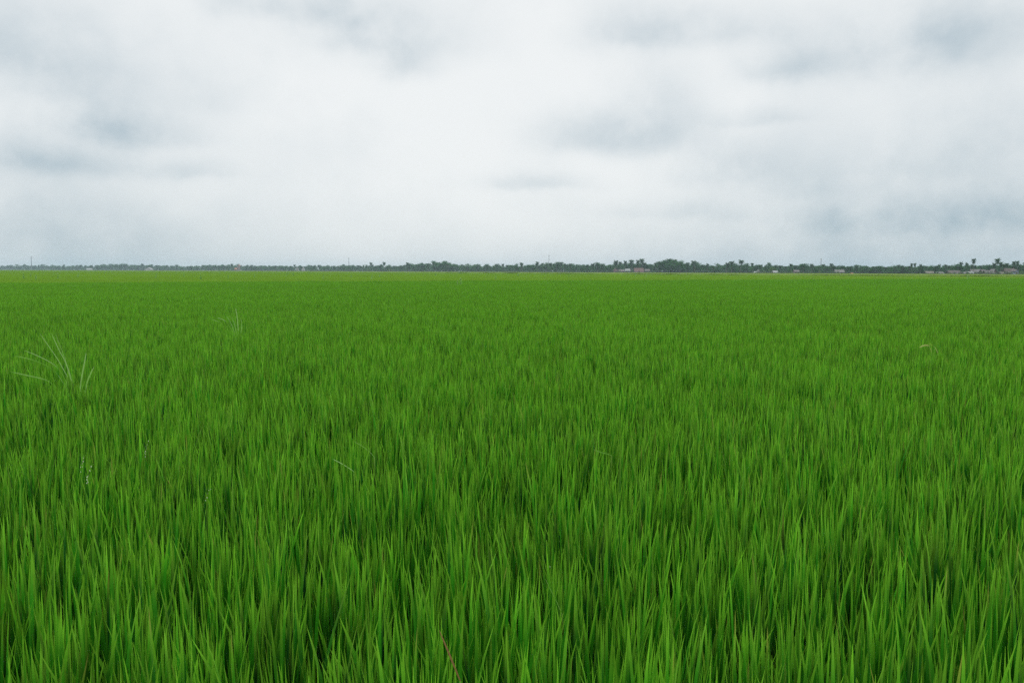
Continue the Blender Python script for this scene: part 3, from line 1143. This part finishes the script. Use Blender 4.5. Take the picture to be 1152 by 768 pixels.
# ------------------------------------------------------------------ houses
R_white = mat_roof('roof_sheet_white', (0.31, 0.33, 0.33), (0.21, 0.23, 0.23))
R_grey = mat_roof('roof_sheet_grey', (0.15, 0.15, 0.15), (0.10, 0.092, 0.086))
R_pink = mat_roof('roof_sheet_faded_pink', (0.125, 0.104, 0.104), (0.085, 0.074, 0.076))
R_red = mat_roof('roof_tile_red', (0.125, 0.056, 0.048), (0.085, 0.047, 0.043))
R_rust = mat_roof('roof_sheet_rust', (0.060, 0.040, 0.037), (0.095, 0.072, 0.068))
R_tan = mat_roof('roof_thatch_tan', (0.15, 0.14, 0.10), (0.10, 0.092, 0.07))
R_orange = mat_roof('roof_tile_orange', (0.42, 0.17, 0.10), (0.32, 0.13, 0.08))
W_white = mat_plain('wall_whitewash', (0.46, 0.46, 0.44), (0.36, 0.36, 0.34), 0.8)
W_wood = mat_plain('wall_boards', (0.13, 0.10, 0.08), (0.20, 0.17, 0.14), 1.5)
W_blue = mat_plain('wall_blue_grey', (0.30, 0.34, 0.42), (0.24, 0.28, 0.35), 0.8)
W_pink = mat_plain('wall_pale_pink', (0.30, 0.22, 0.21), (0.25, 0.19, 0.18), 0.8)
M_dark = mat_plain('window_dark', (0.03, 0.035, 0.04), (0.05, 0.055, 0.06), 2.0, 0.3)
M_door = mat_plain('door_wood', (0.10, 0.06, 0.04), (0.14, 0.09, 0.06), 3.0)
M_frame = mat_plain('window_frame', (0.55, 0.55, 0.52), (0.45, 0.45, 0.42), 3.0)
M_steel = mat_plain('galvanised_steel', (0.22, 0.23, 0.24), (0.30, 0.31, 0.32), 2.0, 0.5)


def house(px0, px1, roof_py, base_h, Roof, Wall, label, cat='house', name='house', extra=-22, ridge='x', eave=0.55, shed=False, porch=False, depth=None, turn=0.0):
    """px0..px1: span in the photo; roof_py: ridge; eave: eave height as a share of the ridge height"""
    pc_ = 0.5 * (px0 + px1)
    D = tree_dist(pc_) + extra
    d = px_dir(pc_, 300)
    wid = (px1 - px0) / F * D
    hr = (horizon(pc_) - roof_py) / F * D + 1.5
    root = empty(name, (d.x / d.y * D, D, 0), turn)
    tag(root, label, cat)
    he = hr * eave
    dp = depth or max(4.0, wid * 0.7)
    ov = 0.45
    hw, hd = wid / 2 - ov, dp / 2
    wl = MB()
    if ridge == 'x':      # ridge runs left-right: the roof slope faces the camera
        prof = [(-hd, 0), (hd, 0), (hd, he), (0, hr - 0.12), (-hd, he)]
        v = [(-hw, y, z) for y, z in prof] + [(hw, y, z) for y, z in prof]
    else:
        prof = [(-hw, 0), (hw, 0), (hw, he), (0, hr - 0.12), (-hw, he)]
        v = [(x, hd, z) for x, z in prof] + [(x, -hd, z) for x, z in prof]
    f = [(4, 3, 2, 1, 0), (5, 6, 7, 8, 9)] + [(k, (k + 1) % 5, 5 + (k + 1) % 5, 5 + k) for k in range(5)]
    wl.add(v, f)
    wl.build('wall', Wall, root)
    rf = MB()
    th = 0.14
    half = (hd if ridge == 'x' else hw)
    sl = (hr - he) / half
    lx = (hw if ridge == 'x' else hd) + ov
    e = half + ov
    prof = [(-e, he - sl * ov), (0, hr), (e, he - sl * ov), (e, he - sl * ov + th), (0, hr + th), (-e, he - sl * ov + th)]
    if ridge == 'x':
        v = [(-lx, y, z) for y, z in prof] + [(lx, y, z) for y, z in prof]
    else:
        v = [(x, lx, z) for x, z in prof] + [(x, -lx, z) for x, z in prof]
    f = [(0, 1, 4, 5), (1, 2, 3, 4), (11, 10, 7, 6), (10, 9, 8, 7)] + [(k, 6 + k, 6 + (k + 1) % 6, (k + 1) % 6) for k in range(6)]
    rf.add(v, f)
    rf.build('roof', Roof, root)
    y = -hd
    dh = min(2.0, he * 0.85)
    if he > 0.9:
        dx = -hw * 0.25
        do = MB().box((dx - .45, y - .06, 0.05), (dx + .45, y - .003, dh)).build('door', M_door, root)
        MB().box((dx + .28, y - .10, dh * .48), (dx + .36, y - .063, dh * .54)).build('handle', M_steel, do)
        for wx in (-0.66, 0.25, 0.66):
            cx = hw * wx
            if abs(cx - dx) < 0.95:
                continue
            z0, z1 = dh * 0.45, dh * 0.92
            fr = MB()
            fr.box((cx - .5, y - .08, z0 - .06), (cx + .5, y - .003, z0)).box((cx - .5, y - .08, z1), (cx + .5, y - .003, z1 + .06))
            fr.box((cx - .5, y - .08, z0), (cx - .43, y - .003, z1)).box((cx + .43, y - .08, z0), (cx + .5, y - .003, z1))
            fo = fr.build('window', M_frame, root)
            MB().box((cx - .425, y - .05, z0 + .005), (cx + .425, y - .006, z1 - .005)).build('pane', M_dark, fo)
    if porch:
        pr = MB()
        z1, z0, y1 = he * 0.92, he * 0.66, y - 2.2
        pr.add([(-hw, y - .01, z1), (hw, y - .01, z1), (hw, y1, z0), (-hw, y1, z0), (-hw, y - .01, z1 + .1), (hw, y - .01, z1 + .1), (hw, y1, z0 + .1), (-hw, y1, z0 + .1)],
               [(0, 1, 2, 3), (7, 6, 5, 4), (0, 4, 5, 1), (1, 5, 6, 2), (2, 6, 7, 3), (3, 7, 4, 0)])
        pr.build('porch_roof', Roof, root)
        for sx in (-0.95, 0, 0.95):
            MB().tube([(hw * sx, y1 + .15, 0), (hw * sx, y1 + .15, z0 + .02)], 0.07, 6).build('post', W_wood, root)
    return root


# far left
house(97.8, 103.9, 301.9, 0, R_white, W_white, 'small white roofed shed, leftmost along the tree line', 'shed', 'shed', eave=.45, extra=-30)
house(163.5, 171.5, 301.0, 0, R_white, W_white, 'white gabled shed left of the orange building', 'shed', 'shed', ridge='y', eave=.5, extra=-30)
house(267.3, 270.2, 297.6, 0, R_orange, W_pink, 'small tall orange building among the left trees', 'house', 'house', ridge='y', eave=.8, extra=-20, depth=4)
house(264, 267, 301.2, 0, R_orange, W_pink, 'low orange roofed house touching the tall orange building', 'house', 'house', eave=.6, extra=-24, depth=4)
house(339, 343, 300.2, 0, R_white, W_white, 'white pointed house left of the short mast', 'house', 'house', ridge='y', eave=.35, extra=-30)
house(333.5, 336, 301.2, 0, R_grey, W_white, 'tiny grey roofed house left of the white pointed house', 'house', 'house', eave=.6, extra=-24)
# red roofed farm at centre right
house(690, 695.5, 301.8, 0, R_red, W_pink, 'small red house at the left end of the farmstead', 'house', 'house', ridge='y', eave=.6)
house(695.7, 702.5, 303.3, 0, R_pink, W_wood, 'low faded roof right of the small red house', 'house', 'house', eave=.55)
house(703, 709, 302.4, 0, R_white, W_white, 'white roofed house between the two red ones', 'house', 'house', eave=.55)
house(713, 724, 301.6, 0, R_red, W_wood, 'large house with a broad dull red roof', 'house', 'house', eave=.38, porch=True)
house(725, 731, 302.8, 0, R_pink, W_wood, 'pale lean-to roof right of the broad red roof', 'shed', 'shed', eave=.6)
# right of centre
house(851.2, 855.8, 303.6, 0, R_grey, W_white, 'white gable house with a pointed front', 'house', 'house', ridge='y', eave=.5)
house(847.8, 850.9, 305.6, 0, R_white, W_white, 'low white annex left of the white gable house', 'shed', 'shed', eave=.7, extra=-25)
house(869, 875, 304.6, 0, R_white, W_wood, 'white roofed shed right of the light green tree', 'shed', 'shed', eave=.5, extra=-26)
house(892.5, 899, 303.8, 0, R_pink, W_wood, 'pink roofed shed on dark walls', 'shed', 'shed', eave=.62)
house(938.5, 949.5, 303.6, 0, R_grey, W_wood, 'long low building with a grey roof', 'shed', 'shed', eave=.5, extra=-30)
house(957, 960.2, 307.3, 0, R_orange, W_pink, 'tiny orange roofed field hut before the trees', 'hut', 'hut', eave=.6, extra=-70, depth=1.6)
# village at right
house(1040.5, 1050, 305.2, 0, R_tan, W_wood, 'tan roofed hut low before the trees', 'hut', 'hut', eave=.5)
house(1052.5, 1061, 305.9, 0, R_grey, W_wood, 'low grey roof right of the tan roofed hut', 'shed', 'shed', eave=.5)
house(1066, 1080, 304.5, 0, R_rust, W_wood, 'brown roofed long house left of the village', 'house', 'house', eave=.45, extra=-15, porch=True)
house(1083, 1087.5, 306.0, 0, R_grey, W_wood, 'tiny grey shed at the left end of the village', 'shed', 'shed', eave=.55, extra=-26)
house(1088.5, 1094, 305.6, 0, R_white, W_wood, 'small pale roofed shed below the lone tall palm', 'shed', 'shed', eave=.55, extra=-34)
house(1091, 1103, 303.0, 0, R_grey, W_wood, 'wide grey roofed house behind the small pale shed', 'house', 'house', eave=.5, extra=-10)
house(1103.3, 1108.5, 303.4, 0, R_pink, W_wood, 'faded pink roof between the wide grey roof and the long pink one', 'house', 'house', eave=.55, extra=-14)
house(1107, 1117.5, 304.2, 0, R_pink, W_pink, 'long pink grey house in the middle of the village', 'house', 'house', eave=.42, extra=-30)
house(1114.5, 1120.5, 302.8, 0, R_grey, W_wood, 'dark gabled house with a pale slanting roof edge', 'house', 'house', ridge='y', eave=.5, extra=-18)
house(1124, 1128.5, 306.0, 0, R_tan, W_wood, 'little tan hut between the village and the rust roofed house', 'hut', 'hut', eave=.5, extra=-34)
house(1129, 1141, 302.0, 0, R_rust, W_wood, 'rust roofed house, largest at the right end', 'house', 'house', eave=.5, extra=-20, porch=True)
house(1139.5, 1144.5, 303.2, 0, R_rust, W_blue, 'blue grey walled annex against the rust roofed house', 'house', 'house', ridge='y', eave=.8, extra=-30)


# ------------------------------------------------------------------ masts
def mast(px, top_py, width, label, extra=30, stay=False, ant=2):
    D = tree_dist(px) + extra
    d = px_dir(px, 300)
    hh = (horizon(px) - top_py) / F * D + 1.5
    root = empty('radio_mast', (d.x / d.y * D, D, 0))
    tag(root, label, 'mast', 'lattice masts along the tree line')
    t0, t1 = width, width * 0.35
    K = 16

    def corner(q, z):
        w = t0 + (t1 - t0) * z / hh
        a = math.pi / 4 + q * math.pi / 2
        return Vector((math.cos(a) * w, math.sin(a) * w, z))
    th = width * 0.16
    for q in range(4):
        MB().tube([corner(q, 0), corner(q, hh)], th, 5).build('leg', M_steel, root)
    br = MB()
    for k in range(K):
        z0, z1 = hh * k / K, hh * (k + 1) / K
        for q in range(4):
            br.tube([corner(q, z0), corner((q + 1) % 4, z1)], th * .55, 4)
            br.tube([corner((q + 1) % 4, z0), corner(q, z1)], th * .55, 4)
            br.tube([corner(q, z1), corner((q + 1) % 4, z1)], th * .55, 4)
    br.build('bracing', M_steel, root)
    for k in range(ant):
        a = k * 2.4
        c = Vector((math.cos(a) * t1 * 1.2, math.sin(a) * t1 * 1.2, hh * 0.96))
        MB().box(c + Vector((-.2, -.15, -1.2)), c + Vector((.2, .15, .9))).build('antenna', M_frame, root)
    MB().tube([(0, 0, hh), (0, 0, hh * 1.02)], th * .7, 5).build('rod', M_steel, root)
    return root


mast(35.5, 288.2, 1.1, 'faint tall mast in the haze at the far left', 0)
mast(392.5, 290.0, 0.55, 'short thin mast left of centre, above low trees', 20)
mast(617.5, 287.4, 0.42, 'tall thin mast at centre, tallest against the sky', 20)
mast(923.5, 291.2, 0.32, 'thin mast above the trees left of the long grey roof', 20)

# ------------------------------------------------------------------ air
m, t = new_mat('haze_air')
vol = t.n('ShaderNodeVolumePrincipled')
vol.inputs['Color'].default_value = (0.68, 0.87, 1.0, 1)
vol.inputs['Density'].default_value = 0.00017
vol.inputs['Anisotropy'].default_value = 0.0
o = t.n('ShaderNodeOutputMaterial')
t.link(vol.outputs[0], o.inputs['Volume'])
hz = MB().box((-4100, -400, -1.0), (4100, 4600, 42)).build('haze', m)
tag(hz, 'thin pale haze over the fields', 'haze', None, 'stuff')

# ------------------------------------------------------------------ sky and light
SUN_EL, SUN_AZ = math.radians(58), math.radians(-12)      # azimuth from +Y (the view), positive to the right
wd = bpy.data.worlds.new('World')
SC.world = wd
wd.use_nodes = True
t = NT(wd.node_tree)
sky = t.n('ShaderNodeTexSky', sky_type='NISHITA', sun_disc=False)
sky.sun_elevation = SUN_EL
sky.sun_rotation = SUN_AZ
gen = t.n('ShaderNodeTexCoord').outputs['Generated']
sep = t.n('ShaderNodeSeparateXYZ')
t.link(gen, sep.inputs[0])
az = t.math('ARCTAN2', sep.outputs[0], sep.outputs[1])
el = t.math('ARCSINE', sep.outputs[2])
st = t.n('ShaderNodeVectorMath', operation='MULTIPLY')
t.link(gen, st.inputs[0])
st.inputs[1].default_value = (1.0, 1.0, 1.1)
nA = t.noise(st.outputs[0], 3.4, 8.0, 0.58)
nB = t.noise(st.outputs[0], 9.0, 8.0, 0.6)
sepA = t.n('ShaderNodeSeparateColor')
t.link(nB.outputs['Color'], sepA.inputs[0])
sepB = t.n('ShaderNodeSeparateColor')
t.link(nA.outputs['Color'], sepB.inputs[0])
azw = t.math('ADD', az, t.math('MULTIPLY', t.math('SUBTRACT', sepA.outputs[0], 0.5), 0.085))
azw = t.math('ADD', azw, t.math('MULTIPLY', t.math('SUBTRACT', sepB.outputs[0], 0.5), 0.03))
elw = t.math('ADD', el, t.math('MULTIPLY', t.math('SUBTRACT', sepA.outputs[1], 0.5), 0.04))
elw = t.math('ADD', elw, t.math('MULTIPLY', t.math('SUBTRACT', sepB.outputs[1], 0.5), 0.015))
# grey cloud bases: (where they hang in the photo, half-size, strength)
CL = [(430, 50, 85, 36, .34), (455, 82, 34, 18, .24), (395, 22, 60, 22, .12), (165, 152, 58, 19, .32), (120, 135, 40, 18, .14), (40, 182, 100, 21, .30), (30, 60, 120, 50, .30),
      (110, 105, 60, 20, .14), (215, 196, 40, 10, .16), (250, 120, 30, 22, .10), (706, 158, 74, 24, .30), (745, 130, 40, 40, .20), (840, 190, 60, 28, .26), (600, 212, 50, 9, .22),
      (800, 38, 95, 26, .26), (720, 40, 40, 16, .14), (1040, 62, 110, 34, .30), (1120, 20, 80, 40, .18), (300, 10, 60, 20, .22), (905, 78, 50, 16, .14), (860, 134, 42, 9, .18),
      (1125, 246, 120, 24, .24), (1200, 285, 300, 70, .26), (960, 250, 90, 18, .15), (790, 240, 90, 12, .14), (-30, 255, 190, 60, .26), (1150, 150, 90, 50, .18), (-20, 300, 260, 40, .20), (850, 300, 240, 30, .16), (1020, 190, 60, 16, .10), (930, 215, 70, 12, .12)]
tot = None
for (cx, cy, sx, sy, a) in CL:
    d = px_dir(cx, cy)
    ca, ce = math.atan2(d.x, d.y), math.asin(d.z)
    u = t.math('DIVIDE', t.math('SUBTRACT', azw, ca), sx / F)
    # cloud bases: crisp below, soft above
    dv = t.math('SUBTRACT', elw, ce)
    v = t.math('MULTIPLY', t.math('MAXIMUM', t.math('MULTIPLY', dv, -1.9), t.math('MULTIPLY', dv, 0.85)), F / sy)
    r2 = t.math('ADD', t.math('MULTIPLY', u, u), t.math('MULTIPLY', v, v))
    g = t.math('MULTIPLY', t.math('EXPONENT', t.math('MULTIPLY', r2, -0.8)), a)
    tot = g if tot is None else t.math('ADD', tot, g)
nC = t.noise(st.outputs[0], 16.0, 6.0, 0.55)
fb = t.math('ADD', 0.50, t.math('ADD', t.math('MULTIPLY', t.ramp(nB.outputs[0], 0.3, 0.7), 0.7), t.math('MULTIPLY', t.ramp(nC.outputs[0], 0.3, 0.7), 0.3)))
tot = t.math('MULTIPLY', tot, fb)
wisp = t.math('MULTIPLY', t.math('SUBTRACT', t.ramp(nA.outputs[0], 0.40, 0.72), 0.2), 0.15)
tot = t.math('ADD', tot, wisp)
hor = t.math('MULTIPLY', t.math('EXPONENT', t.math('DIVIDE', t.math('ABSOLUTE', el), -0.055)), 0.20)
tot = t.math('ADD', tot, hor, clamp=True)
col = t.mix(tot, (0.892, 0.914, 0.916), (0.262, 0.390, 0.475))
up = t.math('ADD', 1.0, t.math('MULTIPLY', t.ramp(el, 0.36, 1.2), 0.9))
sc1 = t.n('ShaderNodeVectorMath', operation='SCALE')
t.link(col, sc1.inputs[0])
t.link(t.math('MULTIPLY', up, 10.0), sc1.inputs['Scale'])
fin = t.mix(0.96, sky.outputs[0], sc1.outputs[0])
fin = t.mix(t.ramp(el, -0.06, -0.02), (0.6, 0.8, 0.4), fin)      # below the horizon lies only the green land
bg = t.n('ShaderNodeBackground')
bg.inputs['Strength'].default_value = 0.1
t.link(fin, bg.inputs[0])
ow = t.n('ShaderNodeOutputWorld')
t.link(bg.outputs[0], ow.inputs[0])

sd = bpy.data.lights.new('sun', 'SUN')
sd.energy = 0.9
sd.angle = math.radians(25)
sd.color = (1.0, 0.96, 0.9)
so = bpy.data.objects.new('sun', sd)
dirv = Vector((math.sin(SUN_AZ) * math.cos(SUN_EL), math.cos(SUN_AZ) * math.cos(SUN_EL), math.sin(SUN_EL)))
so.rotation_euler = dirv.to_track_quat('Z', 'Y').to_euler()
so.location = (0, 0, 40)
COL.objects.link(so)

vs = SC.view_settings
vs.view_transform = 'Standard'
vs.look = 'None'
vs.exposure = 0.0
vs.gamma = 1.0
vs.use_curve_mapping = False
cy = SC.cycles
cy.use_denoising = False
cy.use_light_tree = False
cy.denoiser = 'OPENIMAGEDENOISE'
cy.denoising_input_passes = 'RGB_ALBEDO_NORMAL'
cy.denoising_prefilter = 'NONE'
cy.use_adaptive_sampling = False
SC.render.filter_size = 1.05
cy.max_bounces = 6
cy.diffuse_bounces = 4
cy.glossy_bounces = 2
cy.transmission_bounces = 3
cy.volume_bounces = 1
cy.transparent_max_bounces = 4
